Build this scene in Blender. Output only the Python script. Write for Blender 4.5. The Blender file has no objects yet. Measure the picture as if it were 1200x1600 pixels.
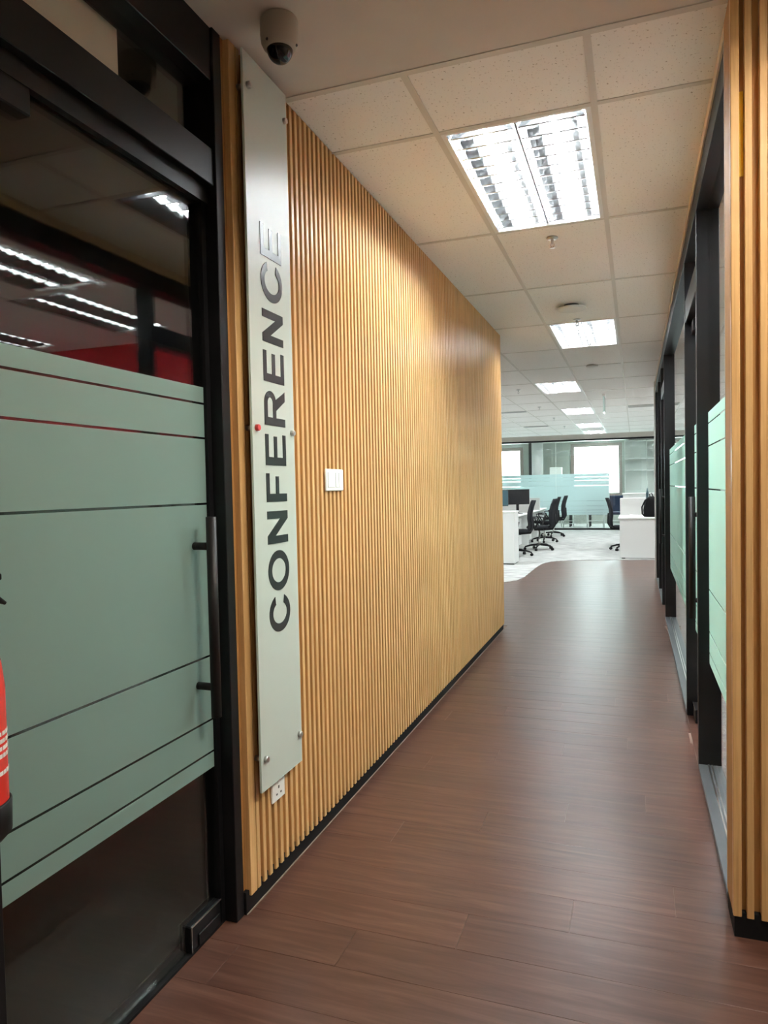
import bpy, math, random
from mathutils import Matrix, Vector
random.seed(7)
S = bpy.context.scene
COL = S.collection
PI = math.pi

# ------------------------------------------------------------------ camera
cd = bpy.data.cameras.new('camera'); cam = bpy.data.objects.new('camera', cd); COL.objects.link(cam)
F, YAW, PITCH, ROLL, CZ = 1102.6, 0.34255, -0.03408, -0.0208, 1.3587
_f = Vector((-math.sin(YAW)*math.cos(PITCH), math.cos(YAW)*math.cos(PITCH), math.sin(PITCH)))
_r = Vector((math.cos(YAW), math.sin(YAW), 0)); _u = _r.cross(_f)
_r2 = _r*math.cos(ROLL) + _u*math.sin(ROLL); _u2 = _u*math.cos(ROLL) - _r*math.sin(ROLL)
cam.matrix_world = Matrix(((_r2.x, _u2.x, -_f.x, 0), (_r2.y, _u2.y, -_f.y, 0), (_r2.z, _u2.z, -_f.z, CZ), (0, 0, 0, 1)))
cd.sensor_fit = 'VERTICAL'; cd.sensor_height = 24.0; cd.lens = F/1600*24.0
cd.clip_start = 0.05; cd.clip_end = 200
S.camera = cam

# ------------------------------------------------------------------ sky, exposure
W = bpy.data.worlds.new('sky'); S.world = W; W.use_nodes = True
bg = W.node_tree.nodes['Background']; bg.inputs[0].default_value = (0.80, 0.95, 1.0, 1); bg.inputs[1].default_value = 6.0
S.view_settings.view_transform = 'Standard'; S.view_settings.look = 'None'
S.view_settings.gamma = 1.0; S.view_settings.use_curve_mapping = False
S.view_settings.exposure = 2.05
S.cycles.use_denoising = True
S.cycles.max_bounces = 10; S.cycles.diffuse_bounces = 6; S.cycles.glossy_bounces = 5
S.cycles.transparent_max_bounces = 20
S.cycles.adaptive_threshold = 0.015
S.cycles.sample_clamp_indirect = 6.0
S.cycles.caustics_reflective = True
TUBE = 60.0                     # brightness of the fluorescent tubes
TUBE_COL = (0.94, 1.0, 1.02)

# ------------------------------------------------------------------ materials
MATS = {}
def mat(name, col, rough=0.5, metal=0.0, spec=0.5, emit=None, es=0.0):
    if name in MATS: return MATS[name]
    m = bpy.data.materials.new(name); m.use_nodes = True
    b = m.node_tree.nodes['Principled BSDF']
    b.inputs['Base Color'].default_value = (*col, 1); b.inputs['Roughness'].default_value = rough
    b.inputs['Metallic'].default_value = metal; b.inputs['Specular IOR Level'].default_value = spec
    if emit: b.inputs['Emission Color'].default_value = (*emit, 1); b.inputs['Emission Strength'].default_value = es
    MATS[name] = m; return m
def N(m, t): return m.node_tree.nodes.new(t)
def Lk(m, a, b): m.node_tree.links.new(a, b)
def grain(name, cols, scale, rough, bump=0.0, spec=0.5, noise_scale=1.0, rnd=0.25):
    """wood grain: noise stretched along one axis, offset per object"""
    m = mat(name, cols[1], rough, spec=spec); b = m.node_tree.nodes['Principled BSDF']
    tc = N(m, 'ShaderNodeTexCoord'); oi = N(m, 'ShaderNodeObjectInfo')
    mul = N(m, 'ShaderNodeVectorMath'); mul.operation = 'MULTIPLY_ADD'
    cmb = N(m, 'ShaderNodeCombineXYZ')
    for i, k in enumerate((37.0, 53.0, 71.0)):
        q = N(m, 'ShaderNodeMath'); q.operation = 'MULTIPLY'; q.inputs[1].default_value = k
        Lk(m, oi.outputs['Random'], q.inputs[0]); Lk(m, q.outputs[0], cmb.inputs[i])
    mul.inputs[1].default_value = scale
    Lk(m, tc.outputs['Object'], mul.inputs[0]); Lk(m, cmb.outputs[0], mul.inputs[2])
    n = N(m, 'ShaderNodeTexNoise'); n.inputs['Scale'].default_value = noise_scale; n.inputs['Detail'].default_value = 6
    n.inputs['Roughness'].default_value = 0.62; n.inputs['Distortion'].default_value = 0.8
    Lk(m, mul.outputs[0], n.inputs['Vector'])
    cr = N(m, 'ShaderNodeValToRGB'); e = cr.color_ramp.elements
    e[0].position = 0.30; e[0].color = (*cols[0], 1); e[1].position = 0.72; e[1].color = (*cols[2], 1)
    k = e.new(0.5); k.color = (*cols[1], 1)
    Lk(m, n.outputs['Fac'], cr.inputs[0])
    hsv = N(m, 'ShaderNodeHueSaturation'); mr = N(m, 'ShaderNodeMapRange')
    mr.inputs['To Min'].default_value = 1-rnd; mr.inputs['To Max'].default_value = 1+rnd
    Lk(m, oi.outputs['Random'], mr.inputs['Value']); Lk(m, mr.outputs[0], hsv.inputs['Value'])
    Lk(m, cr.outputs[0], hsv.inputs['Color']); Lk(m, hsv.outputs[0], b.inputs['Base Color'])
    if bump:
        bp = N(m, 'ShaderNodeBump'); bp.inputs['Strength'].default_value = bump; bp.inputs['Distance'].default_value = 0.001
        Lk(m, n.outputs['Fac'], bp.inputs['Height']); Lk(m, bp.outputs[0], b.inputs['Normal'])
    return m
def speckle(name, c0, c1, scale, lo, hi, rough=0.9, bump=0.0, stretch=(1, 1, 1)):
    m = mat(name, c1, rough); b = m.node_tree.nodes['Principled BSDF']
    tc = N(m, 'ShaderNodeTexCoord'); mp = N(m, 'ShaderNodeMapping'); mp.inputs['Scale'].default_value = stretch
    n = N(m, 'ShaderNodeTexNoise'); n.inputs['Scale'].default_value = scale; n.inputs['Detail'].default_value = 3
    Lk(m, tc.outputs['Object'], mp.inputs[0]); Lk(m, mp.outputs[0], n.inputs['Vector'])
    cr = N(m, 'ShaderNodeValToRGB'); e = cr.color_ramp.elements
    e[0].position = lo; e[0].color = (*c0, 1); e[1].position = hi; e[1].color = (*c1, 1)
    Lk(m, n.outputs['Fac'], cr.inputs[0]); Lk(m, cr.outputs[0], b.inputs['Base Color'])
    if bump:
        bp = N(m, 'ShaderNodeBump'); bp.inputs['Strength'].default_value = bump; bp.inputs['Distance'].default_value = 0.002
        Lk(m, cr.outputs[0], bp.inputs['Height']); Lk(m, bp.outputs[0], b.inputs['Normal'])
    return m
def glass(name, tint=(0.95, 0.98, 0.965), f0=0.045):
    m = bpy.data.materials.new(name); m.use_nodes = True; t = m.node_tree; t.nodes.clear()
    o = t.nodes.new('ShaderNodeOutputMaterial'); mx = t.nodes.new('ShaderNodeMixShader')
    tr = t.nodes.new('ShaderNodeBsdfTransparent'); tr.inputs[0].default_value = (*tint, 1)
    gl = t.nodes.new('ShaderNodeBsdfGlossy'); gl.inputs['Roughness'].default_value = 0.0; gl.inputs[0].default_value = (1, 1, 1, 1)
    lw = t.nodes.new('ShaderNodeLayerWeight'); p = t.nodes.new('ShaderNodeMath'); p.operation = 'POWER'; p.inputs[1].default_value = 5
    a = t.nodes.new('ShaderNodeMath'); a.operation = 'MULTIPLY_ADD'; a.inputs[1].default_value = 1-f0; a.inputs[2].default_value = f0
    t.links.new(lw.outputs['Facing'], p.inputs[0]); t.links.new(p.outputs[0], a.inputs[0]); t.links.new(a.outputs[0], mx.inputs[0])
    t.links.new(tr.outputs[0], mx.inputs[1]); t.links.new(gl.outputs[0], mx.inputs[2]); t.links.new(mx.outputs[0], o.inputs[0])
    MATS[name] = m; return m
def film(name, col, trans=0.5):
    m = bpy.data.materials.new(name); m.use_nodes = True; t = m.node_tree; t.nodes.clear()
    o = t.nodes.new('ShaderNodeOutputMaterial'); mx = t.nodes.new('ShaderNodeMixShader'); m2 = t.nodes.new('ShaderNodeMixShader')
    d = t.nodes.new('ShaderNodeBsdfDiffuse'); tr = t.nodes.new('ShaderNodeBsdfTranslucent'); g = t.nodes.new('ShaderNodeBsdfGlossy')
    d.inputs[0].default_value = (*col, 1); tr.inputs[0].default_value = (*col, 1); g.inputs['Roughness'].default_value = 0.45
    mx.inputs[0].default_value = trans; m2.inputs[0].default_value = 0.04
    t.links.new(d.outputs[0], mx.inputs[1]); t.links.new(tr.outputs[0], mx.inputs[2])
    t.links.new(mx.outputs[0], m2.inputs[1]); t.links.new(g.outputs[0], m2.inputs[2]); t.links.new(m2.outputs[0], o.inputs[0])
    MATS[name] = m; return m

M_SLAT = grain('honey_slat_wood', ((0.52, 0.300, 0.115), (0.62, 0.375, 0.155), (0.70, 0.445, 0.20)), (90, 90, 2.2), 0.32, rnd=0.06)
M_BACK = grain('shaded_backing_wood', ((0.36, 0.17, 0.045), (0.42, 0.21, 0.06), (0.47, 0.25, 0.08)), (60, 60, 2.0), 0.6, rnd=0.02)  # same wood as the slats, shade between them put into the darker colour
M_PLANK = grain('walnut_plank', ((0.050, 0.020, 0.013), (0.080, 0.034, 0.023), (0.120, 0.058, 0.040)), (2.6, 34, 10), 0.34, bump=0.04, spec=0.5, rnd=0.10)
M_SUB = mat('plank_joint', (0.20, 0.13, 0.10), 0.7)
M_CARPET = speckle('grey_carpet', (0.26, 0.26, 0.25), (0.54, 0.55, 0.53), 5, 0.38, 0.62, 0.95, stretch=(0.7, 5.0, 1))
M_TILE = speckle('ceiling_tile_mineral', (0.42, 0.38, 0.33), (0.90, 0.88, 0.85), 95, 0.29, 0.37, 0.95)
M_TEE = mat('ceiling_tee_paint', (0.66, 0.63, 0.58), 0.5)
M_PLASTER = speckle('ceiling_plaster', (0.66, 0.60, 0.55), (0.69, 0.63, 0.58), 6, 0.3, 0.7, 0.9)
M_WALL = mat('white_wall_paint', (0.76, 0.75, 0.72), 0.8)
M_CREAM = mat('cream_fascia_paint', (0.66, 0.55, 0.43), 0.6)
M_BLACK = mat('black_frame_paint', (0.0045, 0.0045, 0.0055), 0.45, spec=0.3)
M_BLACKS = mat('black_skirting', (0.004, 0.004, 0.0045), 0.75, spec=0.25)
M_HANDLE = mat('dark_bronze_handle', (0.009, 0.007, 0.007), 0.5, spec=0.35)
M_CHROME = mat('brushed_steel', (0.62, 0.61, 0.59), 0.28, metal=1.0)
M_SILL = mat('grey_metal_sill', (0.10, 0.112, 0.122), 0.38, metal=0.5)
M_GLASS = glass('clear_glass')
M_FILM = film('frosted_film', (0.56, 0.735, 0.685), 0.76)
M_FILM2 = film('far_frosted_film', (0.64, 0.725, 0.725), 0.68)
M_SIGN = mat('frosted_sign_glass', (0.47, 0.52, 0.47), 0.36, spec=1.0)
M_SIGNEDGE = mat('sign_glass_edge', (0.72, 0.85, 0.78), 0.2)
M_LETTER = mat('black_letter_acrylic', (0.007, 0.007, 0.009), 0.32)
M_RED = mat('red_cap', (0.70, 0.06, 0.06), 0.4)
M_PLATE = mat('white_switch_plastic', (0.84, 0.85, 0.82), 0.35)
M_SLOT = mat('socket_slot', (0.05, 0.05, 0.05), 0.6)
M_NEON = mat('orange_indicator', (0.75, 0.25, 0.06), 0.4)
M_CCTV = mat('camera_shell', (0.42, 0.38, 0.31), 0.45)
M_DOME = mat('smoked_dome', (0.006, 0.006, 0.008), 0.06)
M_TUBE = mat('fluorescent_tube', (1, 1, 1), 0.5, emit=TUBE_COL, es=TUBE)
M_TUBEW = mat('warm_fluorescent_tube', (1, 1, 1), 0.5, emit=(1.0, 0.93, 0.80), es=TUBE*1.25)
M_LOUV = mat('louver_aluminium', (0.42, 0.425, 0.43), 0.13, metal=0.995)
M_HOUSE = mat('light_housing_paint', (0.80, 0.80, 0.79), 0.5)
M_CONFW = mat('unlit_conference_wall', (0.05, 0.045, 0.042), 0.9)  # darkness of the unlit room put into the wall colour
M_CONFF = mat('unlit_conference_carpet', (0.014, 0.012, 0.010), 0.95)  # dark grey carpet, darkened further because the room is unlit
M_BLIND = mat('cream_blind_fabric', (0.85, 0.77, 0.67), 0.9)
M_REDWALL = mat('red_wall_paint', (0.72, 0.03, 0.05), 0.7)
M_YELLOW = mat('yellow_tape', (0.75, 0.50, 0.01), 0.5)
M_EXT = mat('extinguisher_red', (0.62, 0.03, 0.02), 0.25)
M_RUBBER = mat('black_rubber', (0.005, 0.005, 0.005), 0.55, spec=0.3)
M_LABELW = mat('label_white', (0.75, 0.70, 0.66), 0.5)
M_DESK = mat('white_desk_laminate', (0.80, 0.82, 0.80), 0.5)
M_SCREENF = mat('grey_divider_fabric', (0.55, 0.54, 0.52), 0.95)
M_CHAIR = mat('charcoal_chair_mesh', (0.018, 0.019, 0.022), 0.85, spec=0.2)
M_CHAIRP = mat('black_chair_plastic', (0.005, 0.005, 0.006), 0.5, spec=0.3)
M_MON = mat('black_monitor_plastic', (0.008, 0.008, 0.009), 0.4, spec=0.3)
M_SCR = mat('painted_sheen_screen', (0.05, 0.10, 0.12), 0.18)  # teal reflection painted into the screen colour
M_SCR2 = mat('dark_screen', (0.018, 0.018, 0.02), 0.25)
M_BAG = mat('black_bag_fabric', (0.004, 0.004, 0.0045), 0.8, spec=0.2)
M_GREYC = mat('grey_column_paint', (0.40, 0.40, 0.39), 0.7)
M_GREEN = mat('grey_green_wall', (0.42, 0.45, 0.41), 0.8)
M_BROWNF = mat('brown_window_frame', (0.27, 0.22, 0.20), 0.6)
M_BLUE = mat('navy_seat_fabric', (0.02, 0.045, 0.11), 0.85)
M_EXIT = mat('pale_green_acrylic', (0.72, 0.95, 0.92), 0.2)
M_PAPER = mat('white_paper', (0.86, 0.87, 0.87), 0.8)
M_GRILLE = mat('grey_grille_metal', (0.40, 0.40, 0.38), 0.5)
M_CAULK = mat('pale_sealant', (0.25, 0.19, 0.15), 0.7)

# ------------------------------------------------------------------ mesh builder
class MB:
    def __init__(s): s.v = []; s.f = []; s.sm = []
    def add(s, vs, fs, smooth=False):
        o = len(s.v); s.v += [tuple(v) for v in vs]; s.f += [tuple(i+o for i in f) for f in fs]; s.sm += [smooth]*len(fs); return s
    def box(s, x0, x1, y0, y1, z0, z1):
        return s.add([(x0,y0,z0),(x1,y0,z0),(x1,y1,z0),(x0,y1,z0),(x0,y0,z1),(x1,y0,z1),(x1,y1,z1),(x0,y1,z1)],
                     [(0,3,2,1),(4,5,6,7),(0,1,5,4),(1,2,6,5),(2,3,7,6),(3,0,4,7)])
    def cbox(s, x0, x1, y0, y1, z0, z1, c=0.004):
        """box with chamfered edges all round"""
        X, Y, Z = (x0, x1), (y0, y1), (z0, z1); vs = []; idx = {}
        for i in (0,1):
            for j in (0,1):
                for k in (0,1):
                    sx, sy, sz = (1,-1)[i], (1,-1)[j], (1,-1)[k]
                    for a in range(3):
                        p = [X[i]+sx*c, Y[j]+sy*c, Z[k]+sz*c]; p[a] = (X[i], Y[j], Z[k])[a]
                        idx[(i,j,k,a)] = len(vs); vs.append(p)
        fs = []
        for a in range(3):
            b, d = (a+1) % 3, (a+2) % 3
            for e in (0,1):
                q = []
                for (m, n) in ((0,0),(1,0),(1,1),(0,1)):
                    t = [0,0,0]; t[a] = e; t[b] = m; t[d] = n; q.append(idx[(*t, a)])
                fs.append(q if e else q[::-1])
        for a in range(3):
            b, d = (a+1) % 3, (a+2) % 3
            for m in (0,1):
                for n in (0,1):
                    t0 = [0,0,0]; t1 = [0,0,0]; t0[b] = t1[b] = m; t0[d] = t1[d] = n; t1[a] = 1
                    q = [idx[(*t0, b)], idx[(*t1, b)], idx[(*t1, d)], idx[(*t0, d)]]
                    fs.append(q if m == n else q[::-1])
        for i in (0,1):
            for j in (0,1):
                for k in (0,1):
                    q = [idx[(i,j,k,0)], idx[(i,j,k,1)], idx[(i,j,k,2)]]
                    fs.append(q if (i+j+k) % 2 == 1 else q[::-1])
        return s.add(vs, fs)
    def tube(s, pts, r, n=10, caps=True, smooth=True):
        pts = [Vector(p) for p in pts]; R = r if isinstance(r, (list, tuple)) else [r]*len(pts)
        vs = []; up = None
        for i, p in enumerate(pts):
            d = (pts[min(i+1, len(pts)-1)] - pts[max(i-1, 0)]).normalized()
            if up is None: up = Vector((0,0,1)) if abs(d.z) < 0.9 else Vector((1,0,0))
            a = (up - d*up.dot(d)).normalized(); up = a; b = d.cross(a)
            vs += [p + R[i]*(math.cos(2*PI*k/n)*a + math.sin(2*PI*k/n)*b) for k in range(n)]
        fs = [(i*n+k, i*n+(k+1) % n, (i+1)*n+(k+1) % n, (i+1)*n+k) for i in range(len(pts)-1) for k in range(n)]
        s.add(vs, fs, smooth)
        if caps:
            o = len(s.v)-len(vs); s.f += [tuple(o+k for k in range(n))[::-1], tuple(o+(len(pts)-1)*n+k for k in range(n))]; s.sm += [False]*2
        return s
    def lathe(s, prof, c=(0,0,0), n=24, smooth=True):
        vs = [(c[0]+r*math.cos(2*PI*k/n), c[1]+r*math.sin(2*PI*k/n), c[2]+z) for r, z in prof for k in range(n)]
        fs = [(i*n+k, i*n+(k+1) % n, (i+1)*n+(k+1) % n, (i+1)*n+k) for i in range(len(prof)-1) for k in range(n)]
        fs += [tuple(range(n))[::-1], tuple((len(prof)-1)*n+k for k in range(n))]
        return s.add(vs, fs, smooth)
    def prism(s, poly, fn, t0, t1):
        """2-D polygon extruded: fn(u, v, t) -> xyz"""
        n = len(poly)
        vs = [fn(u, v, t0) for u, v in poly] + [fn(u, v, t1) for u, v in poly]
        return s.add(vs, [tuple(range(n))[::-1], tuple(range(n, 2*n))] + [(i, (i+1) % n, n+(i+1) % n, n+i) for i in range(n)])
    def strip(s, outer, inner, fn, t0, t1, closed=True):
        """ring between two outlines with the same number of points, extruded"""
        n = len(outer)
        vs = [fn(*p, t0) for p in outer] + [fn(*p, t0) for p in inner] + [fn(*p, t1) for p in outer] + [fn(*p, t1) for p in inner]
        fs = []
        for i in range(n if closed else n-1):
            j = (i+1) % n
            fs += [(i, n+i, n+j, j), (2*n+i, 2*n+j, 3*n+j, 3*n+i), (i, j, 2*n+j, 2*n+i), (n+i, 3*n+i, 3*n+j, n+j)]
        if not closed: fs += [(0, 2*n, 3*n, n), (n-1, 2*n-1, 4*n-1, 3*n-1)]
        return s.add(vs, fs)
    def loft(s, rings, smooth=True):
        n = len(rings[0]); vs = [p for r in rings for p in r]
        fs = [(i*n+k, i*n+(k+1) % n, (i+1)*n+(k+1) % n, (i+1)*n+k) for i in range(len(rings)-1) for k in range(n)]
        fs += [tuple(range(n))[::-1], tuple((len(rings)-1)*n+k for k in range(n))]
        return s.add(vs, fs, smooth)
    def mesh(s, name, m):
        me = bpy.data.meshes.new(name); me.from_pydata(s.v, [], s.f); me.materials.append(m)
        me.polygons.foreach_set('use_smooth', s.sm)
        import bmesh
        b = bmesh.new(); b.from_mesh(me); bmesh.ops.recalc_face_normals(b, faces=b.faces); b.to_mesh(me); b.free()
        me.update(); return me

def link(name, me, parent=None, loc=(0,0,0), rz=0.0):
    o = bpy.data.objects.new(name, me); COL.objects.link(o); o.parent = parent; o.location = loc; o.rotation_euler = (0, 0, rz); return o
def part(name, mb, m, parent, loc=(0,0,0), rz=0.0, label=None):
    o = link(name, mb.mesh(name, m), parent, loc, rz)
    if label: o['label'] = label
    return o
def struct(name, mb, m, label=None):
    o = link(name, mb.mesh(name, m) if mb else None); o['kind'] = 'structure'
    if label: o['label'] = label; o['category'] = name.split('_')[0]
    return o
def thing(name, label, cat, loc=(0,0,0), rz=0.0, group=None):
    o = link(name, None, None, loc, rz); o['label'] = label; o['category'] = cat
    if group: o['group'] = group
    return o
def single(name, mb, m, label, cat, group=None):
    """one-mesh thing given in world coordinates: origin moved to its base"""
    xs, ys, zs = zip(*mb.v); c = ((min(xs)+max(xs))/2, (min(ys)+max(ys))/2, min(zs))
    mb.v = [(x-c[0], y-c[1], z-c[2]) for x, y, z in mb.v]
    o = link(name, mb.mesh(name, m), None, c); o['label'] = label; o['category'] = cat
    if group: o['group'] = group
    return o
def copy_tree(o, parent=None, loc=None, rz=None, label=None):
    c = o.copy(); COL.objects.link(c); c.parent = parent
    if loc is not None: c.location = loc
    if rz is not None: c.rotation_euler = (0, 0, rz)
    if label: c['label'] = label
    for ch in [x for x in bpy.data.objects if x.parent == o]: copy_tree(ch, c)
    return c

XL, XR, ZC = -1.175, 0.27, 2.76     # slat faces, right partition face, ceiling

# ================================================================== SETTING
# ---------------------------------------------------------------- floor and planks
floor = struct('floor', MB().box(-7.2, 4.2, -5.6, 25.4, -0.06, -0.003), M_SUB, 'brown walnut plank floor of the corridor')
PW, PL = 0.1785, 1.315
plank_cache = {}
def plank(x0, x1, y0, y1):
    key = (round(x1-x0, 3), round(y1-y0, 3))
    if key not in plank_cache:
        w, d = key; g = 0.0005
        b = MB(); c = 0.0006
        b.add([(-w/2+g,-d/2+g,-0.003),(w/2-g,-d/2+g,-0.003),(w/2-g,d/2-g,-0.003),(-w/2+g,d/2-g,-0.003),
               (-w/2+g,-d/2+g,-c*.5),(w/2-g,-d/2+g,-c*.5),(w/2-g,d/2-g,-c*.5),(-w/2+g,d/2-g,-c*.5),
               (-w/2+g+c,-d/2+g+c,0),(w/2-g-c,-d/2+g+c,0),(w/2-g-c,d/2-g-c,0),(-w/2+g+c,d/2-g-c,0)],
              [(0,1,5,4),(1,2,6,5),(2,3,7,6),(3,0,4,7),(4,5,9,8),(5,6,10,9),(6,7,11,10),(7,4,8,11),(8,9,10,11)])
        plank_cache[key] = b.mesh('plank', M_PLANK)
    link('plank', plank_cache[key], floor, ((x0+x1)/2, (y0+y1)/2, 0))
r0 = 2.152
for r in range(-12, 62):
    y0 = r0 + r*PW; y1 = y0+PW
    if y1 > 13.25: break
    ym = (y0+y1)/2
    xa = -1.236 if ym < 1.9 else (-1.18 if ym < 6.75 else -2.3 if ym < 9.9 else -1.75)
    xb = 0.95 if ym < 2.27 else (XR+0.002 if ym < 10.6 else 0.75)
    j = (-0.20 + r*0.309) % PL - 3*PL
    while j < xb:
        a, b = max(j, xa), min(j+PL, xb)
        if b-a > 0.02: plank(a, b, y0, y1)
        j += PL
for ya, yb in ((3.648, 4.41), (7.548, 8.36)): plank(XR+0.003, 0.379, ya, yb)      # floor strips under the two right doors
# carpet of the open office with its curved edge
edge = [(-1.25, 13.35), (-7.0, 13.35)]
curve = [(-2.6, 9.70), (-1.95, 9.78), (-1.72, 9.87), (-1.60, 10.05), (-1.55, 10.4), (-1.545, 11.2), (-1.535, 11.9), (-1.50, 12.35), (-1.40, 12.65), (-1.2, 12.83), (-0.85, 12.98), (-0.4, 13.06), (0.32, 13.16), (0.9, 13.2), (3.9, 13.2)]
cp = [(-7.0, 9.70)] + curve + [(3.9, 25.2), (-7.0, 25.2)]
struct('floor_carpet', MB().prism(cp, lambda u, v, t: (u, v, t), -0.004, 0.005), M_CARPET, 'pale grey streaked office carpet with a curved edge')

# ---------------------------------------------------------------- ceiling: plaster band, grid, tiles
ceil = struct('ceiling', MB().box(-7.2, 4.2, -5.6, 25.4, 2.90, 2.98), M_WALL, 'suspended office ceiling of speckled tiles')
LOBBY = [(0.80, 1.45), (-0.30, -2.2)]  # second one added unseen behind the viewer for extra light
def holed(mb, x0, x1, y0, y1, z0, z1, holes):
    xs = sorted({x0, x1} | {h[0]-.295 for h in holes} | {h[0]+.295 for h in holes}); ys = sorted({y0, y1} | {h[1]-.595 for h in holes} | {h[1]+.595 for h in holes})
    for a, b in zip(xs, xs[1:]):
        for c, d in zip(ys, ys[1:]):
            if not any(abs((a+b)/2-h[0]) < .295 and abs((c+d)/2-h[1]) < .595 for h in holes): mb.box(a, b, c, d, z0, z1)
    return mb
part('plaster_band', holed(MB(), -1.31, 1.7, -3.5, 2.315, ZC, 2.86, LOBBY), M_PLASTER, ceil, label='smooth beige plaster band at the near end')
part('edge_trim', MB().box(XL-.02, 0.30, 2.315, 2.342, ZC-0.003, ZC+0.03), M_TEE, ceil)
Y0, TX = 2.772, -0.732
LIGHTS = {(0, 0), (3, 0), (6, -1), (9, -1), (12, -1), (14, -1), (6, -5), (9, -5), (12, -6), (9, 2), (12, 2), (7, 2), (7, -4)}   # (row, column) of the recessed lights; last four added unseen to brighten the office
tile_cache = {}
def tile(x0, x1, y0, y1):
    key = (round(x1-x0, 3), round(y1-y0, 3))
    if key not in tile_cache:
        w, d = key
        tile_cache[key] = MB().cbox(-w/2, w/2, -d/2, d/2, 0, 0.014, 0.002).mesh('ceiling_tile', M_TILE)
    link('ceiling_tile', tile_cache[key], ceil, ((x0+x1)/2, (y0+y1)/2, ZC+0.0025))
tee = MB
for row in range(-1, 16):
    ya, yb = (2.342, Y0) if row < 0 else (Y0+1.2*row, Y0+1.2*(row+1))
    near = ya < 6.0
    for c in range(-6, 3):
        xa, xb = TX+0.6*c, TX+0.6*(c+1)
        wide = ya > 6.0
        if not wide:
            xa, xb = max(xa, XL-0.01), min(xb, 0.30)
        elif yb < 11.0: xb = min(xb, 0.30)
        if xb-xa < 0.05 or (row, c) in LIGHTS: continue
        if yb > 21.5: continue
        tile(xa+0.002, xb-0.002, ya+0.002, yb-0.002)
for c in range(-6, 3):                                            # main tees along the corridor
    x = TX+0.6*c
    ya, yb = (2.342 if c in (0, 1) else 6.39), 20.79
    if x > 0.25: ya = 11.2
    part('ceiling_tee', MB().box(x-0.012, x+0.012, ya, yb, ZC-0.001, ZC+0.03), M_TEE, ceil)
for row in range(0, 16):                                          # cross tees
    y = Y0+1.2*row
    xa, xb = (XL-0.01, 0.30) if y < 6.3 else (-4.33, 0.30 if y < 11 else 1.06)
    part('cross_tee', MB().box(xa, xb, y-0.012, y+0.012, ZC-0.0006, ZC+0.028), M_TEE, ceil)

# ---------------------------------------------------------------- left slatted wall
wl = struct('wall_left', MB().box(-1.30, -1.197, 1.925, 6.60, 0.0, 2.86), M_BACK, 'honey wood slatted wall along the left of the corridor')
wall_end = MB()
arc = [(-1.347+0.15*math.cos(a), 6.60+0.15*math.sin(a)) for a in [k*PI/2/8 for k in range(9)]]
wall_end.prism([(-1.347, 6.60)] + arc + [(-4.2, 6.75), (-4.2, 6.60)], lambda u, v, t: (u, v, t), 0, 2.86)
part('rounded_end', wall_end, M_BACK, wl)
def slat_mesh(w, d, z0=0.055, z1=ZC-0.004):
    c = 0.0018
    poly = [(-d, -w/2), (-c, -w/2), (0, -w/2+c), (0, w/2-c), (-c, w/2), (-d, w/2)]
    return MB().prism(poly, lambda u, v, t: (u, v, t), z0, z1).mesh('slat', M_SLAT)
SM = slat_mesh(0.0205, 0.023); SMW = slat_mesh(0.039, 0.023)
link('slat', SMW, wl, (XL, 1.9685, 0))
y = 2.013-0.0102
while y < 6.60:
    link('slat', SM, wl, (XL, y, 0)); y += 0.0405
a = (y-6.60)/0.172
while a < PI/2:
    link('slat', SM, wl, (-1.347+0.172*math.cos(a), 6.60+0.172*math.sin(a), 0), a); a += 0.0405/0.172
x = -1.347-0.02
while x > -2.2:
    link('slat', SM, wl, (x, 6.772, 0), PI/2); x -= 0.0405
bl = MB().box(-1.197, -1.183, 1.930, 6.60, 0.0, 0.072)
arcb = [(-1.347+0.163*math.cos(a), 6.60+0.163*math.sin(a)) for a in [k*PI/2/8 for k in range(9)]]
arci = [(-1.347+0.15*math.cos(a), 6.60+0.15*math.sin(a)) for a in [k*PI/2/8 for k in range(9)]]
bl.strip(arcb, arci, lambda u, v, t: (u, v, t), 0.0, 0.072, closed=False)
bl.box(-2.2, -1.347, 6.75, 6.763, 0.0, 0.072)
struct('baseboard_left', bl, M_BLACKS, 'black skirting under the slatted wall')
struct('trim_1', MB().box(-1.183, -1.1800, 1.930, 6.60, 0.0, 0.003), M_CAULK, 'thin pale sealant line along the skirting')

# ---------------------------------------------------------------- left glazed entrance (conference room)
FB = [(0.505, 0.5515), (0.5580, 0.6510), (0.6575, 0.8495), (0.8560, 1.3185), (1.3250, 1.5185), (1.5250, 1.6235), (1.6300, 1.677)]
def bands(parent, x, ya, yb, th=0.0008):
    """frosted film bands on the corridor face of a pane (x = that face, th signed outward)"""
    for z0, z1 in FB:
        part('film_band', MB().box(min(x, x+th), max(x, x+th), ya, yb, z0, z1), M_FILM, parent)
tl = struct('trim_2', None, None, 'black metal frame around the conference room door')
part('post', MB().cbox(-1.300, -1.190, 1.884, 1.928, 0, ZC-0.002, 0.002), M_BLACK, tl)
part('door_stop', MB().box(-1.285, -1.232, 1.862, 1.884, 0, 2.25), M_BLACK, tl)
part('post', MB().cbox(-1.300, -1.190, 0.980, 1.036, 0, ZC-0.002, 0.002), M_BLACK, tl)
part('header', MB().cbox(-1.300, -1.198, 1.036, 1.884, 2.285, 2.395, 0.002), M_BLACK, tl)
part('header_stop', MB().box(-1.285, -1.222, 1.036, 1.884, 2.235, 2.285), M_BLACK, tl)
part('head_rail', MB().cbox(-1.300, -1.198, 1.036, 1.884, 2.600, ZC-0.002, 0.002), M_BLACK, tl)
wt = struct('window_1', MB().box(-1.256, -1.246, 1.036, 1.884, 2.395, 2.600), M_GLASS, 'clear transom pane above the conference room door')
d1 = struct('door_1', None, None, 'frosted glass conference room door on the left')
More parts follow.
